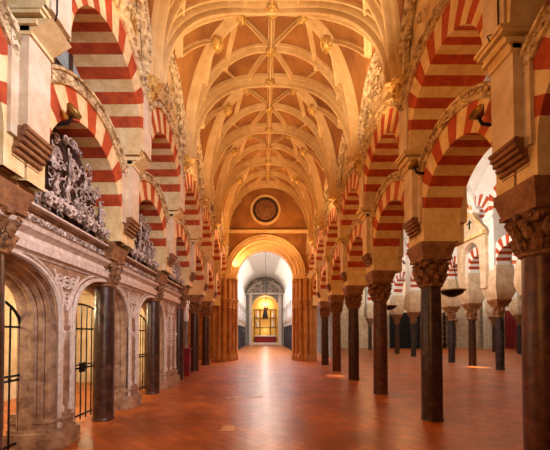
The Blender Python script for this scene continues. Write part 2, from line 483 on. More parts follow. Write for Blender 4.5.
for k in range(len(YV) - 1):
    y0, y1 = YV[k], YV[k + 1]; ym = (y0 + y1) / 2; yp = YV[k - 1] if k else y0 - 2.5; yn = YV[k + 2] if k + 2 < len(YV) else None
    t = thing('ribbed_vault', f'golden star-ribbed stone vault bay over the {ORD[k-1] if k else "closest overhead"} pair of nave arches' if k else 'star-ribbed stone vault bay overhead, mostly above the photo\'s top edge', 'vault', (VC, ym, ZS), 'ribbed vault bays of the nave')
    def mk(pts, w, d, nm='rib', nrm=None):
        b = MB(); rib(b, pts, w, d, nrm); b.build(nm, 'rib', t)
    big = (.22, .30)
    def dcurve(sd, ya, yb, p=1.3, n=26):
        return [P3(sd * (1 - i / n), ya + (yb - ya) * math.sin(i / n * PI / 2) ** p) for i in range(n + 1)]
    for sd in (-1, 1):
        mk(curve(sd, y0, sd * .24, y0, n=24), .15, .27, 'transverse_rib')
        mk(dcurve(sd, y0, y1), .46 if k == 2 else .38, .34, 'great_diagonal_rib')
        mk(dcurve(sd, y0, ym, 1.15), .17, .22, 'tierceron_rib')
        uu = math.acos((LR / ZR) ** (PW / 2)) / (PI / 2) * sd
        for ya in (y0, y1):
            mk(curve(UM * sd, ya, uu, ym, n=6), .10, .16, 'lierne_rib'); mk(curve(.24 * sd, ya, 0.0, ym, n=6), .10, .18, 'lierne_rib')
            mk(curve(.24 * sd, ya, sd * .40, ym, n=5), .08, .14, 'lierne_rib')
        # carved wall rib with crockets round the lunette
        b = MB(); h = (y1 - y0) / 2; xw = FU[sd]
        rings = []
        for i in range(25):
            a = PI * i / 24
            def Q(r, dx): return (xw - sd * dx, ym - (h - .02 + r) * math.cos(a), ZS + (LR + r) * math.sin(a))
            rings.append([Q(.0, -.02), Q(.0, .08), Q(-.05, .12), Q(-.09, .06), Q(-.17, .06), Q(-.20, .10), Q(-.23, .08), Q(-.23, -.02)])
        b.loft(rings, closed=True)
        for i in range(26):
            a = PI * (i + .5) / 26
            b.blob((xw - sd * .08, ym - (h - .15) * math.cos(a), ZS + (LR - .13) * math.sin(a)), .045, .05, .035, 5, 3, rot=-a)
        b.build('carved_wall_rib', 'band', t)
        # figure sculpture and leaf scrolls set in the lunette
        b = MB()
        for q in range(14):
            yy = ym + R.uniform(-.75, .75) * h; zz = ZS + R.uniform(.28, .72) * LR * math.sqrt(max(.05, 1 - ((yy - ym) / h) ** 2))
            scroll(b, (xw - sd * .03, yy, zz), R.uniform(.06, .14), .025, R.uniform(.9, 1.6), R.choice((-1, 1)), xout=-sd * .06, n=9)
            b.blob((xw - sd * .05, yy + .05, zz), .05, R.uniform(.03, .07), R.uniform(.04, .09), 6, 4)
        b.build('lunette_carving', 'band', t)
    mk([V(VC, y0 + (y1 - y0) * i / 10, ZS + ZR) for i in range(11)], .20, .24, 'ridge_rib', V(0, 0, 1))
    def boss(u, y, r, nm):
        c = P3(u, y); nn = V((c.x - VC) / VR ** 2, 0, (c.z - ZS) / ZR ** 2).normalized() if abs(u) > .01 else V(0, 0, 1)
        b = MB(); a1 = V(0, 1, 0); a2 = nn.cross(a1); dn = .26 if nm == 'ridge_boss' else .28
        prof = [(1., dn - .12), (1., dn), (.85, dn + .03), (.8, dn), (.62, dn), (.55, dn + .025), (.3, dn + .05), (.02, dn + .06)]
        b.loft([[c - nn * d + (a1 * math.cos(2 * PI * i / 18) + a2 * math.sin(2 * PI * i / 18)) * r * f for i in range(18)] for f, d in prof], closed=True)
        b.build(nm, 'boss', t)
    boss(0, y0, .20, 'ridge_boss'); boss(0, ym, .17, 'ridge_boss')
    for sd in (-1, 1): boss(UM * sd, y0, .19, 'medallion'); boss(.24 * sd, y0, .13, 'small_boss')
# wall above the upper arches up to the lunettes
for s in (-1, 1):
    b = MB(); xf = FU[s] + s * .04; xo = FU[s] + s * 1.0
    YC = YSS[s] + [YEND]
    for k in range(len(YC) - 1):
        y0, y1 = YC[k], YC[k + 1]; yc = (y0 + y1) / 2; half = (y1 - y0) / 2; ro = half - .21 + .44
        rings = []
        for i in range(25):
            yy = y0 + (y1 - y0) * i / 24; d = yy - yc
            zb = 5.0 + math.sqrt(max(0, ro * ro - d * d)); zt = ZS + (LR + .08) * math.sqrt(max(0, 1 - (d / half) ** 2)) + .14
            zt = max(zt, zb + .02)
            rings.append([(xf, yy, zb), (xf, yy, zt), (xo, yy, zt), (xo, yy, zb)])
        b.loft(rings, closed=True)
    struct(b.build('wall_' + NM[s], 'cream', smooth=False))

# ------------------------------------------------------------------ end wall with great arch
AX = .06
b = MB(); y0, y1 = YEND, YEND + 1.2; xs0, xs1 = -3.4, 3.6
def end_wall():
    n = 40; rings = []
    r = 2.35; zc = 5.15
    xs = [xs0 + (AX - r - xs0) * i / 4 for i in range(4)] + [AX - r * math.cos(PI * i / n) for i in range(n + 1)] + [AX + r + (xs1 - AX - r) * i / 4 for i in range(1, 5)]
    for x in xs:
        d = abs(x - AX); zb = zc + math.sqrt(max(0, r * r - d * d)) if d < r - 1e-6 else zc
        rings.append([(x, y0, zb), (x, y0, 11), (x, y0 + .35, 11), (x, y0 + .35, zb)])
    b.loft(rings, closed=True)
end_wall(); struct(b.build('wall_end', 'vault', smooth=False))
t = thing('great_arch', 'golden stepped round arch with clustered piers closing the nave', 'arch', (AX, YEND, 0))
b = MB()
def hoop(b, r, rr, y, zc=5.15, n=32, squash=None):
    b.tube([(AX - r * math.cos(PI * i / n), y, zc + r * math.sin(PI * i / n)) for i in range(n + 1)], rr, 8)
def order(b, r0, r1, ya, yb, zc=5.15, n=36):
    rings = []
    for i in range(n + 1):
        a = PI * i / n; c, s_ = -math.cos(a), math.sin(a)
        rings.append([(AX + r0 * c, ya, zc + r0 * s_), (AX + r1 * c, ya, zc + r1 * s_), (AX + r1 * c, yb, zc + r1 * s_), (AX + r0 * c, yb, zc + r0 * s_)])
    b.loft(rings, closed=True)
order(b, 2.05, 2.42, YEND - .12, YEND + .5)
for r_, rr, yy in [(2.38, .06, YEND - .14), (2.26, .035, YEND - .15), (2.08, .06, YEND - .12)]: hoop(b, r_, rr, yy)
b.build('outer_order', 'rib', t)
b = MB(); order(b, 1.86, 2.10, YEND + .2, YEND + .9); hoop(b, 1.9, .05, YEND + .2); b.build('middle_order', 'rib', t)
b = MB(); order(b, 1.72, 1.9, YEND + .6, YEND + 1.25); hoop(b, 1.74, .04, YEND + .6); b.build('inner_order', 'rib', t)
for sg in (-1, 1):
    b = MB()
    for (xa, xb, ya, yb) in [(2.05, 3.1, -.05, .5), (1.88, 2.3, .2, .9), (1.72, 2.2, .6, 1.25)]:
        b.box(AX + sg * xa, AX + sg * xb, YEND + ya, YEND + yb, 0.0, 5.15)
    for (xx, yy, r_) in [(2.12, -.05, .11), (2.42, -.1, .14), (2.72, -.08, .12), (1.95, .25, .1), (1.8, .65, .09)]:
        b.lathe(AX + sg * xx, YEND + yy, [(r_ * 1.7, 0), (r_ * 1.7, .3), (r_ * 1.2, .4), (r_, .48), (r_, 3.1), (r_ * 1.3, 3.15), (r_, 3.2), (r_ * 1.1, 3.5), (r_ * 1.7, 3.62), (r_ * 1.7, 3.72), (r_, 3.75), (r_, 5.0), (r_ * 1.4, 5.15)], 12)
    b.build('clustered_pier', 'ochre', t)
    b = MB(); b.box(AX + sg * 1.68, AX + sg * 3.2, YEND - .24, YEND + 1.3, 4.98, 5.2); b.box(AX + sg * 1.7, AX + sg * 3.15, YEND - .2, YEND + 1.28, 4.9, 4.98); b.build('impost_moulding', 'rib', t, smooth=False)
b = MB(); b.box(VC - 2.45, VC + 2.45, YEND - .12, YEND + .02, 7.68, 7.74); b.box(VC - 2.45, VC + 2.45, YEND - .2, YEND + .02, 7.74, 7.84)
tag(b.build('string_course', 'rib', smooth=False), 'plain stone ledge below the round window of the end wall', 'moulding')
t = thing('oculus', 'dark round carved oculus high in the end wall', 'window', (AX + .03, YEND, 9.1))
b = MB(); c = V(AX + .03, YEND, 9.1)
def ringy(b, r0, r1, y0, y1, n=32):
    b.loft([[c + V(r0 * math.cos(a), y0 - YEND, r0 * math.sin(a)), c + V(r1 * math.cos(a), y0 - YEND, r1 * math.sin(a)), c + V(r1 * math.cos(a), y1 - YEND, r1 * math.sin(a)), c + V(r0 * math.cos(a), y1 - YEND, r0 * math.sin(a))] for a in [2 * PI * i / n for i in range(n)]], closed=True, loop=True)
ringy(b, .78, .92, YEND - .08, YEND + .02); b.build('frame', 'rib', t)
b = MB(); ringy(b, .62, .79, YEND - .04, YEND + .02); b.build('rim', 'recess', t)
b = MB(); b.loft([[c + V(r_ * math.cos(2 * PI * i / 32), d, r_ * math.sin(2 * PI * i / 32)) for i in range(32)] for r_, d in [(.63, -.005), (.35, -.03), (.3, -.06), (.02, -.07)]], closed=True)
for i in range(12):
    a = 2 * PI * i / 12; b.blob(c + V(.47 * math.cos(a), -.03, .47 * math.sin(a)), .07, .03, .07, 6, 4)
b.build('carved_disc', 'impost', t)

# ------------------------------------------------------------------ far hall beyond the great arch
FY0, FY1 = YEND + 1.25, 45.5
b = MB(); zc, r = 6.9, 2.9
b.loft([[(AX - r * math.cos(PI * i / 24), y, zc + r * .98 * math.sin(PI * i / 24)) for i in range(25)] for y in (YEND + .3, 24, 30, 36, 42, FY1)])
struct(b.build('ceiling_far', 'white'))
FYS = [22.6, 25.4, 28.2, 31.0, 33.8, 36.6, 39.4, 42.2]
proto = None
for s in (-1, 1):
    for i, y in enumerate(FYS):
        lab = f'dark marble column with pale capital in the far hall, {ORD[i]} past the great arch on the {SN[s]}'
        if proto is None: proto = column(s * 2.75 + AX, y, .2, 2.6, 'marble2', lab, 'far hall columns', detail=False, mcap='chapel_light', mimp='chapel_light')
        else: copy_tree(proto, (s * 2.75 + AX, y, 0), lab)
    b = MB()
    ys = [FY0 - .3] + FYS + [FY1]
    for k in range(len(ys) - 1):
        a, c_ = ys[k], ys[k + 1]; yc = (a + c_) / 2; half = (c_ - a) / 2; ri = half - .25
        rings = []
        for i in range(17):
            yy = a + (c_ - a) * i / 16; d = abs(yy - yc)
            zb = 3.9 + (math.sqrt(ri * ri - d * d) if d < ri else 0) if d < ri else 3.3
            rings.append([(AX + s * 2.6, yy, zb), (AX + s * 2.6, yy, 7), (AX + s * 2.95, yy, 7), (AX + s * 2.95, yy, zb)])
        b.loft(rings, closed=True)
    struct(b.build('wall_' + ('far_left' if s < 0 else 'far_right'), 'white', smooth=False))
    b = MB(); b.box(AX + s * 4.6, AX + s * 4.8, FY0, FY1, 0, 7); struct(b.build('wall_' + ('outer_left' if s < 0 else 'outer_right'), 'greystone', smooth=False))

# far portal wall: grey carved front with doorway
t = thing('carved_portal', 'grey carved stone portal with pediment around the distant golden altar', 'portal', (AX + .1, FY1, 0))
PX = AX + .12
b = MB(); hw = 1.72; zt = 5.3; rings = []
xs = [PX - 3.1] + [PX - hw * math.cos(PI * i / 24) for i in range(25)] + [PX + 3.1]
for x in xs:
    d = abs(x - PX); zb = zt + math.sqrt(max(0, hw * hw - d * d)) if d <= hw + 1e-6 else 0
    if abs(d - hw) < 1e-6: rings.append([(x, FY1, 0 if x < PX else zt), (x, FY1, 10), (x, FY1 + .5, 10), (x, FY1 + .5, 0 if x < PX else zt)])
    if abs(d - hw) < 1e-6: rings.append([(x, FY1, zt if x < PX else 0), (x, FY1, 10), (x, FY1 + .5, 10), (x, FY1 + .5, zt if x < PX else 0)])
    elif d > hw: rings.append([(x, FY1, 0), (x, FY1, 10), (x, FY1 + .5, 10), (x, FY1 + .5, 0)])
    else: rings.append([(x, FY1, zb), (x, FY1, 10), (x, FY1 + .5, 10), (x, FY1 + .5, zb)])
b.loft(rings, closed=True); b.build('stone_front', 'greystone', t, smooth=False)
b = MB()
for sg in (-1, 1):
    b.box(PX + sg * 1.85, PX + sg * 2.3, FY1 - .25, FY1, 0, 7.2)
    b.tube([(PX + sg * 2.5, FY1 - .15, 7.6), (PX + sg * 1.6, FY1 - .15, 8.6), (PX + sg * .5, FY1 - .15, 9.1)], .16, 6)
    scroll(b, (PX + sg * 1.5, FY1 - .1, 7.9), .35, .08, 1.5, sg)
    for q in range(6): b.blob((PX + sg * R.uniform(.4, 2.2), FY1 - .1, R.uniform(7.5, 9.2)), .18, .12, .16)
def yplane_scroll(b, c, size, r, fl):
    b.tube([(c[0] + fl * size * (1 - .8 * j / 11) * math.cos(j * .8), c[1], c[2] + size * (1 - .8 * j / 11) * math.sin(j * .8)) for j in range(12)], r, 5)
for sg in (-1, 1):
    for (a, z, q) in [(.7, 7.9, .4), (1.5, 8.0, .4), (.9, 8.7, .3), (2.05, 7.75, .3)]: yplane_scroll(b, (PX + sg * a, FY1 - .1, z), q, .08, sg)
b.box(PX - 2.7, PX + 2.7, FY1 - .35, FY1, 7.2, 7.45)
b.build('pediment_carving', 'chapel_light', t)
b = MB(); n = 24
b.loft([[(PX - r_ * math.cos(PI * i / n), yy, zt + r_ * math.sin(PI * i / n)) for r_, yy in ((hw - .02, FY1 - .06), (hw + .16, FY1 - .06), (hw + .16, FY1 + .05), (hw - .02, FY1 + .05))] for i in range(n + 1)], closed=True)
for sg in (-1, 1): b.box(PX + sg * (hw - .02), PX + sg * (hw + .16), FY1 - .06, FY1 + .05, 0, zt)
b.build('door_frame', 'gold', t)
# altar
AYY = FY1 + 2.2
t = thing('altarpiece', 'glowing golden altarpiece with dark central figure seen through the far doorway', 'altar', (PX, AYY, 0))
b = MB(); b.box(PX - 1.9, PX + 1.9, AYY + .3, AYY + .45, 1.0, 7.3); b.build('back_panel', 'gold', t, smooth=False)
b = MB()
for z in (2.5, 3.9, 5.2): b.box(PX - 1.8, PX + 1.8, AYY + .05, AYY + .35, z, z + .14)
for x in (-1.55, -.75, .75, 1.55): b.lathe(PX + x, AYY + .15, [(.1, 1.2), (.07, 1.4), (.07, 5.0), (.11, 5.2)], 8)
b.build('gilded_tiers', 'brass', t)
b = MB()
b.lathe(PX, AYY, [(.42, 4.0), (.36, 4.4), (.26, 5.0), (.2, 5.3), (.1, 5.45)], 14); b.blob((PX, AYY, 5.6), .15, .15, .2, 10, 8); cf = b.build('central_figure', 'black', t)
b = MB(); b.blob((PX, AYY - .15, 4.55), .16, .1, .3, 8, 6); b.lathe(PX, AYY, [(.2, 5.75), (.26, 5.95), (.1, 5.8)], 12); b.build('crown', 'chapel_light', cf)
b = MB()
for x in (-1.15, 1.15):
    for z in (2.7, 4.1): b.lathe(PX + x, AYY + .1, [(.2, z), (.15, z + .5), (.1, z + .7)], 8); b.blob((PX + x, AYY + .1, z + .82), .1, .1, .12)
b.build('niche_statues', 'chapel_light', t)
b = MB(); b.box(PX - 1.5, PX + 1.5, AYY - .9, AYY, .35, 1.25); b.build('altar_frontal', 'redcloth', t, smooth=False)
b = MB(); b.box(PX - 1.6, PX + 1.6, AYY - 1., AYY + .05, 1.25, 1.4); b.build('altar_cloth', 'whitecloth', t, smooth=False)
b = MB(); b.box(PX - 1.9, PX + 1.9, AYY - 1.6, AYY + .4, 0, .18); b.box(PX - 1.8, PX + 1.8, AYY - 1.2, AYY + .4, .18, .35); b.build('altar_steps', 'chapel_light', t, smooth=False)
b = MB(); b.box(PX - 3, PX + 3, AYY + .5, AYY + .7, 0, 8); struct(b.build('wall_altar', 'ochre', smooth=False))
b = MB(); b.box(PX - 3, PX + 3, FY1 + .5, AYY + .7, 7.6, 7.8); struct(b.build('ceiling_altar', 'ochre', smooth=False))
for sg in (-1, 1):
    b = MB(); b.box(PX + sg * 2.2, PX + sg * 2.4, FY1 + .5, AYY + .7, 0, 8); struct(b.build('wall_altar_side', 'ochre', smooth=False))
# lamp on a long cord in the great arch
t = thing('hanging_lamp', 'small dark lamp on a long cord hanging in the great arch', 'lamp', (AX + .1, 27, 3.6))
b = MB(); b.tube([(AX + .1, 27, 4.0), (AX + .1, 27, 9.75)], .022, 5); b.build('cord', 'iron', t)
b = MB(); b.lathe(AX + .1, 27, [(.02, 3.6), (.12, 3.65), (.22, 3.8), (.2, 3.85), (.06, 3.95), (.03, 4.05)], 12); b.build('lamp_body', 'brass', t)

# ------------------------------------------------------------------ floor
b = MB(); b.box(-9, 34, -6, 49, -.2, 0); struct(b.build('floor', 'floor', smooth=False))

# ------------------------------------------------------------------ chapel front on the left
XF = -2.94
CY0, CY1 = 1.1, 10.75
cyc = [3.55, 5.92, 8.40]
AW, AZ, AR = .98, 1.72, .80
PS = (.32, .60)       # outer half-width, spring, rise
def chp(s_, w):  # s_ in -1..1 over the arch path; returns (dy, z) offset inward by w
    a_, r_ = AW - w, AR - w * .9
    if abs(s_) > .6:
        u = (abs(s_) - .6) / .4; return (math.copysign(a_, s_), AZ * (1 - u))
    th = s_ / .6 * PI / 2; # superellipse, slightly pointed basket
    return (a_ * math.copysign(abs(math.sin(th)) ** .9, s_), AZ + r_ * abs(math.cos(th)) ** .75)
for i, yc in enumerate(cyc):
    t = thing('chapel_arch', f'moulded pale stone chapel doorway arch behind the {ORD[i]} left column', 'arch', (XF, yc, 0), 'moulded chapel arches')
    prof = [(0, 0), (0, .03), (.03, .07), (.05, .05), (.07, .10), (.11, .12), (.13, .20), (.10, .24), (.15, .27), (.19, .26), (.22, .34), (.19, .38), (.25, .42), (.30, .42), (.32, .50), (.29, .54), (.34, .60), (.34, .78)]
    b = MB(); rings = []
    for j in range(61):
        s_ = -1 + 2 * j / 60; rings.append([(XF - d * PS[1], yc + chp(s_, w * PS[0])[0], chp(s_, w * PS[0])[1]) for w, d in prof])
    b.loft(rings); b.build('moulded_reveal', 'chapel', t, ang=25)
    b = MB(); pts = [(XF + .02, yc + chp(-1 + 2 * j / 60, -.05)[0], chp(-1 + 2 * j / 60, -.05)[1]) for j in range(61)]; b.tube(pts, .035, 6)
    pts = [(XF + .01, yc + chp(-1 + 2 * j / 60, -.13)[0], chp(-1 + 2 * j / 60, -.13)[1]) for j in range(12, 49)]; b.tube(pts, .02, 6)
    b.build('hood_mould', 'chapel_light', t)
    # iron gate
    g = thing('iron_gate', f'black wrought iron gate with vertical bars in the {ORD[i]} chapel doorway', 'gate', (XF - .44, yc, 0), 'chapel gates')
    gx = XF - .44; gw = AW - .09
    b = MB()
    for q in range(11):
        y = yc - gw + 2 * gw * q / 10; d = abs(y - yc) / gw; top = AZ + .42 * math.sqrt(max(0, 1 - d * d)) - .02
        b.tube([(gx, y, .03), (gx, y, top)], .012, 6)
        b.blob((gx, y, .98), .022, .022, .04); b.blob((gx, y, 1.7), .018, .018, .03)
    b.build('bars', 'iron', g)
    b = MB()
    for z in (.1, .96, 1.02, 1.68): b.box(gx - .015, gx + .015, yc - gw, yc + gw, z, z + .03)
    b.tube([(gx, yc - gw * math.cos(PI * q / 20), AZ - .02 + .45 * math.sin(PI * q / 20)) for q in range(21)], .02, 6)
    for sg in (-1, 1): b.tube([(gx, yc + sg * gw, 0), (gx, yc + sg * gw, AZ)], .022, 6)
    rl = b.build('rails', 'iron', g)
    b = MB(); b.box(gx, gx + .06, yc + .08, yc + .24, 1.5, 1.66) if i == 0 else b.box(gx, gx + .05, yc - .06, yc + .06, .9, 1.08)
    b.build('lock_box', 'iron', rl, smooth=False)
# piers between arches (with moulded plinths)
seg = [(1.6, cyc[0] - AW), (cyc[0] + AW, cyc[1] - AW), (cyc[1] + AW, cyc[2] - AW), (cyc[2] + AW, CY1)]
b = MB()
def top_of_arch(y):
    best = 0.
    for yc in cyc:
        d = abs(y - yc) / AW
        if d < 1: return AZ + AR * max(0, math.cos(math.asin(min(1, d ** (1 / .9))))) ** .75
    return 0.
rings = []; y = CY0; ysl = []
while y < CY1: ysl.append(y); y += .05
for yc in cyc: ysl += [yc - AW, yc - AW + .002, yc + AW - .002, yc + AW]
ysl = sorted(ysl + [CY1])
for y in ysl:
    zb = top_of_arch(y); rings.append([(XF, y, zb), (XF, y, 2.66), (XF - .25, y, 2.66), (XF - .25, y, zb)])
b.loft(rings, closed=True)
for a, c_ in seg: b.box(XF - .2, XF - .55, a, c_, 0, 2.66)
b.box(XF - .25, XF - .9, CY1 - .5, CY1, 0, 2.7)
struct(b.build('wall_chapel_front', 'chapel', smooth=False))
names = ['before the nearest', 'between the nearest and second', 'between the second and third', 'beyond the third']
for i, (a, c_) in enumerate(seg):
    t = thing('chapel_pier', f'limestone chapel pier with moulded plinth {names[i]} gate', 'pier', (XF, (a + c_) / 2, 0), 'chapel piers')
    b = MB(); yc = (a + c_) / 2; hw = (c_ - a) / 2
    hw2 = hw - .02
    for (o_, z0, z1) in [(.13, 0, .22), (.09, .22, .27), (.06, .27, .36), (.08, .36, .41), (.04, .41, .48)]:
        rings = []
        for z in (z0, z1):
            w_ = hw2 + o_; rings.append([(XF + o_, yc - w_ + .12, z), (XF + o_, yc + w_ - .12, z), (XF + o_ - .12, yc + w_, z), (XF - .3, yc + w_ + .04, z), (XF - .6, yc + w_ + .04, z), (XF - .6, yc - w_ - .04, z), (XF - .3, yc - w_ - .04, z), (XF + o_ - .12, yc - w_, z)])
        b.loft(rings, closed=True)
    b.build('plinth', 'chapel', t, smooth=False)
    b = MB()
    for q in ((-.55, .55) if hw < .5 else (-.7, 0, .7)):
        yy = yc + q * hw
        b.lathe(XF + .02, yy, [(.045, .48), (.045, .55), (.024, .6), (.024, 1.42), (.035, 1.46), (.03, 1.5), (.06, 1.58), (.065, 1.63), (.024, 1.66)], 10)
        b.tube([(XF + .02, yy, 1.66), (XF + .015, yy, 1.95), (XF + .01, yc + q * hw * .5, 2.2)], .025, 6)
    b.build('colonnettes', 'chapel_light', t)
    b = MB()
    for q in range(-1, 2):      # gothic tracery in the spandrel
        for z in (2.12, 2.36):
            rr = .09; cy = yc + q * .17 * (1 if hw < .5 else 1.6)
            if z < 2.2 and q: continue
            b.tube([(XF + .015, cy + rr * math.cos(2 * PI * j / 14), z + rr * math.sin(2 * PI * j / 14)) for j in range(15)], .016, 5)
            for j in range(4):
                a_ = PI / 4 + j * PI / 2; b.blob((XF + .01, cy + .05 * math.cos(a_), z + .05 * math.sin(a_)), .02, .028, .028)
    for sg in (-1, 1): b.tube([(XF + .015, yc, 1.95), (XF + .015, yc + sg * .14, 2.25), (XF + .015, yc + sg * .3, 2.5)], .02, 5)
    b.build('spandrel_tracery', 'chapel_light', t)
    if i == 3:
        b = MB()
        for rr in range(5):
            for q in range(5):
                cy = a + .25 + q * .16; z = 1.3 + rr * .17
                b.tube([(XF + .01, cy + .07 * math.cos(2 * PI * j / 10), z + .07 * math.sin(2 * PI * j / 10)) for j in range(11)], .014, 4)
        b.build('pierced_tracery', 'chapel_light', t)
# cornice running over the chapel front
t = thing('chapel_cornice', 'long moulded cornice with carved frieze over the chapel doorways', 'cornice', (XF, (CY0 + CY1) / 2, 2.6))
b = MB(); prof = [(-.3, 2.58), (.02, 2.58), (.05, 2.62), (.09, 2.63), (.10, 2.73), (.05, 2.76), (.04, 2.82), (.13, 2.88), (.15, 2.93), (.09, 2.96), (-.3, 2.96)]
b.loft([[(XF + d, y, z) for d, z in prof] for y in (CY0, CY1 + .1)], closed=True); b.build('moulding', 'chapel_light', t, smooth=False)
b = MB(); b.box(XF - .3, XF + .02, CY0, CY1 + .08, 2.96, 3.14); b.box(XF - .3, XF + .07, CY0, CY1 + .1, 3.14, 3.18); b.build('frieze', 'chapel', t, smooth=False)
b = MB(); y = CY0 + .1; i = 0
while y < CY1:
    scroll(b, (XF + .03, y, 3.05), .055, .016, 1.3, 1 if i % 2 else -1, n=8, xout=.02); b.blob((XF + .035, y + .07, 3.05), .025, .03, .04, 5, 3); y += .14; i += 1
b.build('frieze_carving', 'relief', t)
# carved crestings with figures filling the lower left arches
def figure(b, x, y, z, h, lean=0., arm=1):
    hd = h / 6.5
    b.tube([(x, y, z), (x + .01, y + lean * .3, z + h * .28), (x, y + lean * .5, z + h * .5)], [h * .10, h * .12, h * .09], 6)
    b.tube([(x, y + lean * .5, z + h * .46), (x + .02, y + lean * .8, z + h * .68), (x, y + lean, z + h * .82)], [h * .085, h * .12, h * .05], 6)
    b.blob((x + .01, y + lean * 1.05, z + h * .9), hd * .45, hd * .45, hd * .6, 7, 5)
    for sg in (-1, 1):
        b.tube([(x + .02, y + lean + sg * h * .1, z + h * .76), (x + .05, y + lean + sg * h * .24, z + h * (.66 if sg != arm else .82)), (x + .06, y + lean + sg * h * .30, z + h * (.52 if sg != arm else .98))], [h * .045, h * .038, h * .03], 5)
        b.tube([(x + .02, y + sg * h * .04, z + h * .3), (x + .05, y + sg * h * .1, z + h * .15), (x + .02, y + sg * h * .08, z)], [h * .06, h * .05, h * .03], 5)
for i, (ya, yb) in enumerate([(YSS[-1][0], YSS[-1][1]), (YSS[-1][1], YS[2]), (YS[2], YS[3]), (YS[3], YS[4])]):
    yc = (ya + yb) / 2; half = (yb - ya) / 2 - .32; x0 = FL[-1] - .50
    lab = ['carved cresting cut by the left edge of the photo', 'large pale carved figure cresting under the striped arch after the nearest left column',
           'pale carved figure cresting under the arch between second and third left columns', 'carved cresting on the chapel cornice end beyond the third left column'][i]
    t = thing('carved_cresting', lab, 'sculpture', (x0, yc, 3.18), 'carved crestings over the chapel front')
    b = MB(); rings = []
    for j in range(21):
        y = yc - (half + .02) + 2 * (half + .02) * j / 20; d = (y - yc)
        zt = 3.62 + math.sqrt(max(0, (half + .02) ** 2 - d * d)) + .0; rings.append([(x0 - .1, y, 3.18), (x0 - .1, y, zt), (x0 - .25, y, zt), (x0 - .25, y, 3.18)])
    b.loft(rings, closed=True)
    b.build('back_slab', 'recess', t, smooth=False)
    b = MB()       # ledge steps carrying the figures
    b.box(x0 - .1, x0 + .16, yc - half, yc + half, 3.17, 3.195)
    b.box(x0 - .1, x0 + .12, yc - half * .95, yc + half * .95, 3.44, 3.48)
    b.build('ledges', 'chapel_light', t, smooth=False)
    b = MB()
    n1 = 9
    for q in range(n1):
        yy = yc - half + 2 * half * (q + .5) / n1
        scroll(b, (x0 + .16, yy, 3.33), .085, .026, 1.5, 1 if q % 2 else -1, n=11, xout=.04)
        scroll(b, (x0 + .14, yy + .05, 3.30), .05, .02, 1.2, -1, n=8, xout=.04)
        b.blob((x0 + .18, yy + .03, 3.41), .05, .045, .05)
    b.build('scroll_frieze', 'relief', t)
    for q in range(6):
        yy = yc - half * .80 + 2 * half * .80 * q / 5 + R.uniform(-.05, .05); hh = R.uniform(.24, .4)
        b = MB(); figure(b, x0 + R.uniform(.03, .14), yy, 3.48 + R.uniform(0, .08), hh * 1.0, R.uniform(-.07, .07), R.choice((-1, 1))); b.build('carved_figure', 'relief', t)
    for q in range(3):
        yy = yc - half * .4 + 2 * half * .4 * q / 2; hh = .44 if q == 1 else .34
        b = MB(); figure(b, x0 + .06, yy, 3.88, hh * .95, R.uniform(-.05, .05), R.choice((-1, 1))); b.build('carved_figure', 'relief', t)
    b = MB()
    for q in range(120):
        yy = yc + R.uniform(-.98, .98) * half; mx_ = 3.56 + .97 * math.sqrt(max(0, half ** 2 - (yy - yc) ** 2)); zz = R.uniform(3.25, mx_)
        scroll(b, (x0 + R.uniform(.0, .08), yy, zz), R.uniform(.05, .11), .014, R.uniform(.8, 1.5), R.choice((-1, 1)), n=8, xout=.03)
    b.build('leaf_scrolls', 'relief', t)
# chapel interior shell
b = MB(); b.box(-6.4, -6.2, CY0 - 1, CY1, 0, 2.9); struct(b.build('wall_chapel_back', 'plaster', smooth=False))
b = MB(); b.box(-6.4, XF - .3, CY0 - 1, CY1, 2.9, 3.1); struct(b.build('ceiling_chapel', 'plaster', smooth=False))
b = MB(); b.box(-6.4, XF - .8, CY1 - .1, CY1 + .05, 0, 3.1); struct(b.build('wall_chapel_end', 'plaster', smooth=False))
# glazed lattice windows above the lower arches on the left
for i in range(3):
    ya, yb = YSS[-1][i], YSS[-1][i + 1]; yc = (ya + yb) / 2; h = (yb - ya) / 2 - .28; x = FU[-1] - .85
    w = bpy.data.objects.new(f'window_{i+1}', None); COL.objects.link(w); w.location = (x, yc, 4.9); w['_o'] = (x, yc, 4.9); w['kind'] = 'structure'
    b = MB(); rings = []
    for j in range(17):
        y = yc - h + 2 * h * j / 16; rings.append([(x, y, 4.98), (x, y, 5.0 + math.sqrt(max(0, h * h - (y - yc) ** 2))), (x - .03, y, 5.0 + math.sqrt(max(0, h * h - (y - yc) ** 2))), (x - .03, y, 4.98)])
    b.loft(rings, closed=True); b.build('window_glass', 'glass', w, smooth=False)
    b = MB()
    for j in range(1, 5):
        y = yc - h + 2 * h * j / 5; b.box(x, x + .05, y - .02, y + .02, 4.98, 5.0 + math.sqrt(max(0, h * h - (y - yc) ** 2)))
    for z in (4.98, 5.25, 5.6):
        q = h if z < 5 else math.sqrt(max(.01, h * h - (z - 5) ** 2)); b.box(x, x + .045, yc - q, yc + q, z, z + .035)
    b.build('window_frame', 'wood', w, smooth=False)
# statue past the chapel
t = thing('statue', 'slim white statue on a grey post between the left columns past the chapel', 'statue', (-3.05, 12.55, 0))
b = MB(); b.lathe(-3.05, 12.55, [(.13, .0), (.13, .5), (.07, .6), (.07, 1.95), (.14, 2.05), (.14, 2.1)], 10); b.build('post', 'greystone', t)
b = MB(); figure(b, -3.05, 12.55, 2.1, .85, 0); b.build('figure', 'white', t)
b = MB(); b.box(-3.35, -2.85, 12.2, 12.5, 0, 1.0); b.box(-3.4, -2.8, 12.15, 12.55, 1.0, 1.05)
tag(b.build('draped_stand', 'redcloth', smooth=False), 'red draped stand in front of the white statue on the left', 'stand')

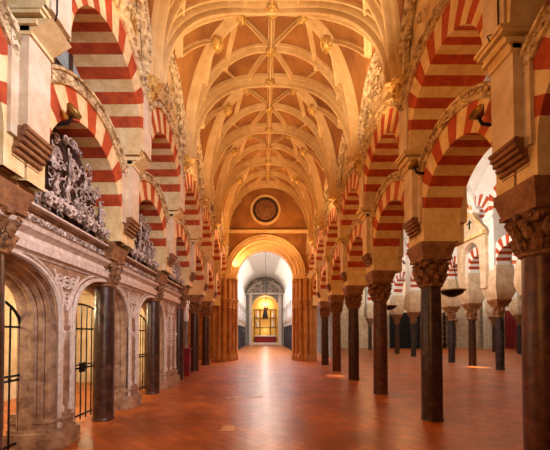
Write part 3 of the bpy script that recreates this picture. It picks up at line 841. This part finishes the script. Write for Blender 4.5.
# ------------------------------------------------------------------ shell of the left aisle
b = MB(); b.box(-7.4, -7.2, -2, 20.5, 0, 8.2); struct(b.build('wall_left_outer', 'ochre', smooth=False))
b = MB(); b.box(-7.4, FU[-1] - .95, -2, 20.5, 7.2, 7.35); struct(b.build('ceiling_left', 'ochre', smooth=False))
b = MB(); b.box(-7.4, -3.2, 20.3, 20.5, 0, 8); struct(b.build('wall_left_end', 'ochre', smooth=False))

# ------------------------------------------------------------------ right aisle: white groin vault, second and third arcades
RX = 10.6
RY = [8.6, 10.6, 12.5, 14.4, 16.3, 18.1, 20.3, 22.7, 25.5, 28.6, 32.0]
def white_vault(name, x0, x1, ys, zs, rz, lz):
    b = MB(); rows = []; xc, xr = (x0 + x1) / 2, (x1 - x0) / 2
    for a, c_ in zip(ys[:-1], ys[1:]):
        for i in range(14):
            y = a + (c_ - a) * i / 14; u = (y - (a + c_) / 2) / ((c_ - a) / 2); zl = zs + lz * math.sqrt(max(0, 1 - u * u)); row = []
            for j in range(33):
                x = xc - xr * math.cos(PI * j / 32); d = (x - xc) / xr; row.append((x, y, max(zs + rz * math.sqrt(max(0, 1 - d * d)), zl)))
            rows.append(row)
    b.loft(rows)
    for y in ys[1:-1]:
        b.loft([[(xc - (xr - o_) * math.cos(PI * j / 24), yy, zs + (rz - o_) * math.sin(PI * j / 24)) for yy, o_ in ((y - .2, -.1), (y - .2, .1), (y - .1, .18), (y + .1, .18), (y + .2, .1), (y + .2, -.1))] for j in range(25)], closed=True)
        for xx, sg in ((x0, 1), (x1, -1)): b.loft([[(xx + sg * w * math.sin(PI * j / 8) , y - w * math.cos(PI * j / 8), z) for j in range(9)] for w, z in ((.05, zs - .5), (.14, zs - .35), (.12, zs - .28), (.3, zs - .05), (.34, zs + .1), (.2, zs + .15))], closed=True)
        for sx in (-1, 1):
            for sy in (-1, 1): b.tube([(xc + sx * xr * (1 - u * .85), y + sy * u * 1.85, max(zs + rz * math.sqrt(max(0, 1 - (1 - u * .85) ** 2)), zs) - .02) for u in [q / 10 for q in range(11)]], .06, 5)
    struct(b.build(name, 'white', ang=20))
white_vault('ceiling_right', FU[1] + 1.0, RX - .3, [-1, 4.2, 8.0, 11.8, 15.5, 19.3, 23, 28.6, 36], 7.5, 2.3, 1.9)
white_vault('ceiling_right_aisle', RX + .3, 20.2, [6, 10.6, 14.4, 18.1, 22.7, 28.6, 36], 7.5, 2.3, 1.9)
white_vault('ceiling_right_outer', 20.8, 33.5, [16, 22.7, 28.6, 36], 7.5, 2.3, 1.9)
def side_arcade(X, ys, rowlabel, place, mr='red', Z1=4.75, Z2=7.05, ZT=9.6):
    pr = None
    for i, y in enumerate(ys):
        lab = f'{["slim dark","slim grey"][i%2]} marble column of {rowlabel}, {ORD[i] if i < 10 else "farthest"} along it'
        if i in (0, 1):
            c_ = column(X, y, .17, 2.4, 'marble' if i == 0 else 'marble2', lab, 'columns of ' + rowlabel, detail=False, imp=(.33, .33))
            if pr is None: pr = {}
            pr[i] = c_
        else: copy_tree(pr[i % 2], (X, y, 0), lab)
        t = thing('arcade_pier', f'flaring white pier above the {ORD[i] if i < 10 else "farthest"} column of {rowlabel}', 'pier', (X, y, 3.15), 'piers of ' + rowlabel)
        b = MB(); rings = []
        for w, z in [(.30, 3.13), (.36, 3.25), (.44, 3.5), (.47, 3.75), (.44, 4.1), (.38, Z1 - .1)]:
            w2 = min(w, .46); rings.append([(X - w, y - w2, z), (X + w, y - w2, z), (X + w, y + w2, z), (X - w, y + w2, z)])
        b.loft(rings, closed=True); b.build('flared_impost', 'plaster', t)
        b = MB(); b.box(X - .40, X + .40, y - .27, y + .27, 3.9, Z2 + .4); b.box(X - .48, X + .48, y - .3, y + .3, Z2 - .25, Z2 - .12); b.build('pier_shaft', 'white', t, smooth=False)
    for i in range(len(ys) - 1):
        a, c_ = ys[i], ys[i + 1]; yc = (a + c_) / 2; half = (c_ - a) / 2
        t = thing('striped_arch', f'red and white double arch {ORD[i] if i < 10 else "farthest"} along {rowlabel}', 'arch', (X, yc, Z1 - .2), 'striped double arches of ' + rowlabel)
        b = MB(); ri = half - .3; arch_ring(b, X - .3, X + .3, yc, Z1, ri, ri + .45, half - .05, 13, 8, Z1 - .3); b.build('lower_ring', ['white', mr], t, ang=25)
        b = MB(); arch_ring(b, X - .42, X + .42, yc, Z2, ri + .05, ri + .55, half - .02, 13, 8, Z2 - .3); b.build('upper_ring', ['white', mr], t, ang=25)
        b = MB(); rings = []
        for j in range(13):
            yy = a + (c_ - a) * j / 12; d = abs(yy - yc); ro = ri + .5
            zb = Z2 + math.sqrt(max(0, ro * ro - d * d)); zt = ZT; rings.append([(X - .38, yy, zb), (X - .38, yy, zt), (X + .38, yy, zt), (X + .38, yy, zb)])
        b.loft(rings, closed=True); b.build('wall_panel', 'white', t, smooth=False)
side_arcade(RX, RY, 'the second right arcade', '')
side_arcade(20.5, [17.4, 20.1, 22.9, 25.7, 28.5, 31.5, 34.6], 'the third right arcade', '')
# transverse striped arches across the right aisle (face the camera)
def cross_arch(x0, x1, y, zc, label, mr='red'):
    xc = (x0 + x1) / 2; r = (x1 - x0) / 2 - .3
    t = thing('striped_arch', label, 'arch', (xc, y, zc), 'arches across the right aisles')
    b = MB(); n = 21
    for i in range(n):
        rings = []
        for j in range(4):
            a = PI * (i + j / 3) / n
            rings.append([(xc - r * math.cos(a), y - .3, zc + r * .8 * math.sin(a)), (xc - (r + .45) * math.cos(a), y - .3, zc + (r * .8 + .45) * math.sin(a)), (xc - (r + .45) * math.cos(a), y + .3, zc + (r * .8 + .45) * math.sin(a)), (xc - r * math.cos(a), y + .3, zc + r * .8 * math.sin(a))])
        b.loft(rings, closed=True, m=1 if i % 2 == 0 else 0)
    b.build('voussoir_ring', ['white', mr], t, ang=25)
# plaster portal set in the second arcade
px, pya, pyb = RX - .55, 16.35, 18.05
t = thing('plaster_portal', 'cream plaster portal with pointed gable in the second right arcade', 'portal', (px, 15.5, 3.7))
b = MB(); yc = 15.5; rings = []
for j in range(25):
    y = 14.45 + 2.1 * j / 24; d = abs(y - yc); zb = 5.2 + math.sqrt(max(0, .62 ** 2 - d * d)) * 1.35 if d < .62 else 3.7
    zt = 6.3 + (1.0 - d / 1.05) * 1.2 + (.2 if d < .3 else 0); rings.append([(px, y, zb), (px, y, zt), (px + .24, y, zt), (px + .24, y, zb)])
b.loft(rings, closed=True); b.build('gabled_front', 'plaster', t, smooth=False)
b = MB(); b.box(px - .2, px + .02, 14.35, 16.65, 6.15, 6.3); b.tube([(px - .04, 14.4, 6.35), (px - .04, 15.5, 7.5), (px - .04, 16.6, 6.35)], .07, 6); b.blob((px + .05, 15.5, 7.72), .12, .12, .2); b.build('gable_moulding', 'cream', t)
b = MB(); b.tube([(px - .03, 15.5, 6.7), (px - .03, 15.5, 7.15)], .03, 6); b.tube([(px - .03, 15.35, 7.0), (px - .03, 15.65, 7.0)], .03, 6); b.build('small_cross', 'iron', t)

# far right walls and hangings
b = MB(); b.box(2.9, 34, 36, 36.3, 0, 9.5); struct(b.build('wall_right_end', 'plaster', smooth=False))
b = MB(); b.box(33.7, 34, -6, 36, 0, 9.5); struct(b.build('wall_right_outer', 'ochre', smooth=False))
def drape(x0, x1, y, z0, z1, m, label, name='hanging_curtain'):
    b = MB(); n = int((x1 - x0) / .08); fr = [(x0 + (x1 - x0) * i / n, y + .07 * math.sin(i * 1.3)) for i in range(n + 1)]
    b.loft([[(x, yy, z0), (x, yy, z1), (x, yy + .05, z1), (x, yy + .05, z0)] for x, yy in fr], closed=True)
    return tag(b.build(name, m), label, 'curtain')
drape(14.0, 16.3, 35.6, 0, 4.0, 'black', 'black full-height curtain on the far wall, left of the pair')
drape(16.6, 19.6, 35.6, 0, 4.2, 'black', 'wide black curtain on the far wall beside the metal shelves')
drape(24.3, 25.9, 35.5, 0, 6.0, 'whitecloth', 'tall pale drape lit from above on the far right wall')
drape(26.8, 28.4, 35.5, 0, 4.2, 'redcloth', 'crimson curtain on the far right wall beside the pale drape')
drape(29.0, 33.0, 35.5, 0, 4.0, 'redcloth', 'wide crimson curtain in the far right corner')
t = thing('shelf_rack', 'tall pale shelf rack against the far wall between black and pale curtains', 'shelves', (20.6, 35.6, 0))
for k in range(7):
    b = MB(); b.box(20.0, 21.2, 35.3, 35.8, .1 + k * .6, .16 + k * .6); b.build('shelf', 'whitecloth', t, smooth=False)
b = MB()
for x in (20.0, 20.6, 21.15): b.box(x, x + .05, 35.3, 35.8, 0, 4.0)
b.build('upright', 'wood', t, smooth=False)

# hanging dish lamps in the right aisle
def dish(x, y, z, label):
    t = thing('dish_lamp', label, 'lamp', (x, y, z), 'dish lamps of the right aisle')
    b = MB(); b.lathe(x, y, [(.03, z - .16), (.10, z - .14), (.22, z - .07), (.285, z), (.27, z + .02), (.2, z - .04), (.02, z - .1)], 20); bw = b.build('bowl', 'iron', t)
    b = MB(); b.lathe(x, y, [(.288, z - .004), (.302, z + .004), (.302, z + .024), (.288, z + .03)], 24); b.build('rim', 'chapel_light', bw)
    b = MB()
    for i in range(3):
        a = 2 * PI * i / 3 + .4; b.tube([(x + .28 * math.cos(a), y + .28 * math.sin(a), z), (x, y, z + .9)], .006, 4)
    b.tube([(x, y, z + .9), (x, y, 9.3)], .008, 4); b.build('chains', 'iron', t)
    return t
dish(4.72, 8.0, 2.68, 'dark dish lamp with pale rim hanging beyond the second right column')
dish(4.95, 12.6, 2.7, 'dark dish lamp hanging farther back between third and second right columns')

# floodlights on the pier mouldings
def flood(x, y, z, s, label, dy=.0):
    t = thing('floodlight', label, 'lamp', (x, y, z), 'floodlights on the arches')
    ax = V(-s * .8, -.25, .35).normalized()
    c = V(x, y, z); a1 = ax.cross(V(0, 0, 1)).normalized(); a2 = ax.cross(a1)
    def ring(d, r): return [c + ax * d + (a1 * math.cos(2 * PI * i / 14) + a2 * math.sin(2 * PI * i / 14)) * r for i in range(14)]
    b = MB(); b.loft([ring(-.09, .02), ring(-.08, .04), ring(-.03, .07), ring(.01, .10), ring(.025, .10), ring(.02, .085), ring(.0, .06)], closed=True); b.build('housing', 'brass', t)
    b = MB(); b.tube([c + V(0, 0, -.02), c + V(s * .06, 0, -.14), c + V(s * .22, 0, -.16)], .022, 6); b.build('bracket', 'iron', t)
def spot(x, y, z, tx, ty, tz, e, col, size=110, blend=.8, r=.12, name='lamp_or_fill'):
    l = bpy.data.lights.new(name, 'SPOT'); l.energy = e; l.color = col; l.spot_size = math.radians(size); l.spot_blend = blend; l.shadow_soft_size = r
    o = bpy.data.objects.new(name, l); COL.objects.link(o); o.location = (x, y, z)
    o.rotation_euler = (V(tx, ty, tz) - V(x, y, z)).to_track_quat('-Z', 'Y').to_euler(); return o
def point(x, y, z, e, col, r=.3, name='lamp_or_fill'):
    l = bpy.data.lights.new(name, 'POINT'); l.energy = e; l.color = col; l.shadow_soft_size = r
    o = bpy.data.objects.new(name, l); COL.objects.link(o); o.location = (x, y, z); return o
def area(x, y, z, tx, ty, tz, sx, sy, e, col, name='daylight_fill'):
    l = bpy.data.lights.new(name, 'AREA'); l.shape = 'RECTANGLE'; l.size = sx; l.size_y = sy; l.energy = e; l.color = col
    o = bpy.data.objects.new(name, l); COL.objects.link(o); o.location = (x, y, z)
    o.rotation_euler = (V(tx, ty, tz) - V(x, y, z)).to_track_quat('-Z', 'Y').to_euler(); return o
WARM = (1, .50, .17); WARM2 = (1, .60, .28); COOL = (.80, .86, 1); NEU = (1, .92, .82)
flood(-2.42, 4.0, 4.42, -1, 'brass floodlight on the lower arch beside the nearest left pier')
flood(2.72, 4.02, 4.42, 1, 'brass floodlight on the lower arch beside the nearest right pier')
flood(2.70, 5.72, 4.66, 1, 'brass floodlight below the moulding of the second right pier')
for k, y in enumerate(YS + [18.6]):
    for s in (-1, 1):
        if (k % 2 == 0) == (s > 0): spot(FU[s] - s * .55, y + .5, 5.5, VC + s * .2, y + 1.3, 10.5, 95 if k < 4 else 130, WARM2, 130, .8, .03)
# wires on the near piers
for s in (-1, 1):
    yy = YSS[s][1] - .1; xw = FU[s] - s * .012
    b = MB(); b.tube([(xw, yy, 6.4), (xw, yy, 5.02), (FL[s] - s * .22, yy + .01, 4.97), (FL[s] - s * .2, yy, 4.9)], .008, 5)
    tag(b.build('cable', 'iron'), f'thin dark cable running down the nearest {SN[s]} pier', 'cable')

# floor marks: beige slab and worn white paint
b = MB()
b.box(-.72, -.50, 5.28, 5.62, 0, .006); tag(b.build('floor_slab', 'slab', smooth=False), 'small beige stone slab let into the tiles near the camera', 'slab')
b = MB()
x = -.95
for i, w in enumerate([.10, .06, .10, .04, .12, .08, .14, .10]):
    yy = 8.1 + R.uniform(-.06, .06); b.box(x, x + w, yy, yy + R.uniform(.04, .14), 0, .004); x += w + .025
tag(b.build('paint_mark', 'paint', smooth=False), 'worn pale paint marks on the tiles in mid nave', 'marking')

# ------------------------------------------------------------------ lighting
FILL = (1, .42, .10)
for y in (4.5, 9, 13, 17): point(VC, y, 4.6, 42, FILL, .25)  # unseen orange fill points, here and in both aisles, added without fixtures
for x, y in ((5.6, 4.5), (6.2, 10), (6.6, 15), (6.8, 21)): point(x, y, 4.2, 44, FILL, .3)
for y in (6, 12, 18): point(-5.4, y, 5.4, 40, FILL, .3)
for y in (3.6, 6.1, 8.7): point(-4.6, y, 2.2, 60, (1, .82, .5), .2)
spot(2.3, 1.2, 5.4, -2.5, 5.2, 4.3, 950, (.80, .82, 1), 76, .8, .3, 'daylight_fill')  # unseen cool spot inside the nave, added in place of window daylight
spot(-1.6, -.8, 2.6, 2.9, 5, 4.2, 150, (1, .42, .10), 95, .9, .15); spot(.8, -.5, 2.2, -2.9, 5, 1.8, 190, (1, .68, .42), 80, .9, .15)  # unseen warm spots by the camera, added to light right arcade and chapel front
spot(VC + .5, 5.2, 5.3, VC, 8.5, 10.4, 620, (1, .83, .62), 100, .9, .03)  # unseen key spot in mid-air, added to brighten the near vault
area(6, 12.5, 5.2, 8, 16.5, 9, 1.5, 2, 45, NEU); area(6, 24, 5.2, 7, 27, 9, 2, 4, 150, NEU)  # unseen area lights down to the next rows, added to brighten the right aisles
area(15, 18, 5, 15, 19, 9, 4, 8, 340, NEU); area(15, 29, 5, 15, 30, 9, 4, 8, 380, NEU); area(26, 28, 5, 26, 29, 9, 4, 8, 380, NEU)
area(6.0, 13, 6.2, 11, 17, 4.5, 1.5, 1.5, 120, NEU)
area(AX, 24.5, 9.3, AX, 24.8, 0, 3, 5, 900, COOL); area(AX, 35, 9.3, AX, 35.2, 0, 3, 12, 380, NEU)  # unseen area lights under the closed far ceiling, added in place of daylight
point(AX, YEND - 2.2, 6.2, 80, WARM2, .2)
spot(8.8, 15.3, 6.8, 10.35, 15.5, 0, 3500, NEU, 9, .4, .03); spot(4.4, 12.5, 4.4, 2.75, 12.3, 0, 700, NEU, 10, .5, .03)
point(PX, AYY - 1.2, 6.2, 150, NEU, .3); point(PX, AYY - 1.5, 2.2, 25, NEU, .3)

w = bpy.data.worlds.new('World'); S.world = w; w.use_nodes = True
w.node_tree.nodes['Background'].inputs[0].default_value = (1, .86, .74, 1); w.node_tree.nodes['Background'].inputs[1].default_value = .03

cam = bpy.data.cameras.new('Camera'); co = bpy.data.objects.new('Camera', cam); COL.objects.link(co)
co.location = (0, 0, 1.6); co.rotation_euler = (math.radians(91.3), 0, 0)
cam.sensor_fit = 'HORIZONTAL'; cam.sensor_width = 36; cam.lens = 36 * 320 / 550
cam.shift_x = .02; cam.shift_y = .185; cam.clip_end = 200; cam.clip_start = .05
S.camera = co
S.view_settings.view_transform = 'Standard'; S.view_settings.look = 'None'; S.view_settings.gamma = 1; S.view_settings.use_curve_mapping = False
S.view_settings.exposure = 0.9
try:
    S.cycles.use_denoising = True; S.cycles.max_bounces = 6; S.cycles.diffuse_bounces = 2; S.cycles.sample_clamp_indirect = 4
except Exception: pass
for o in bpy.data.objects:
    if '_o' in o: del o['_o']
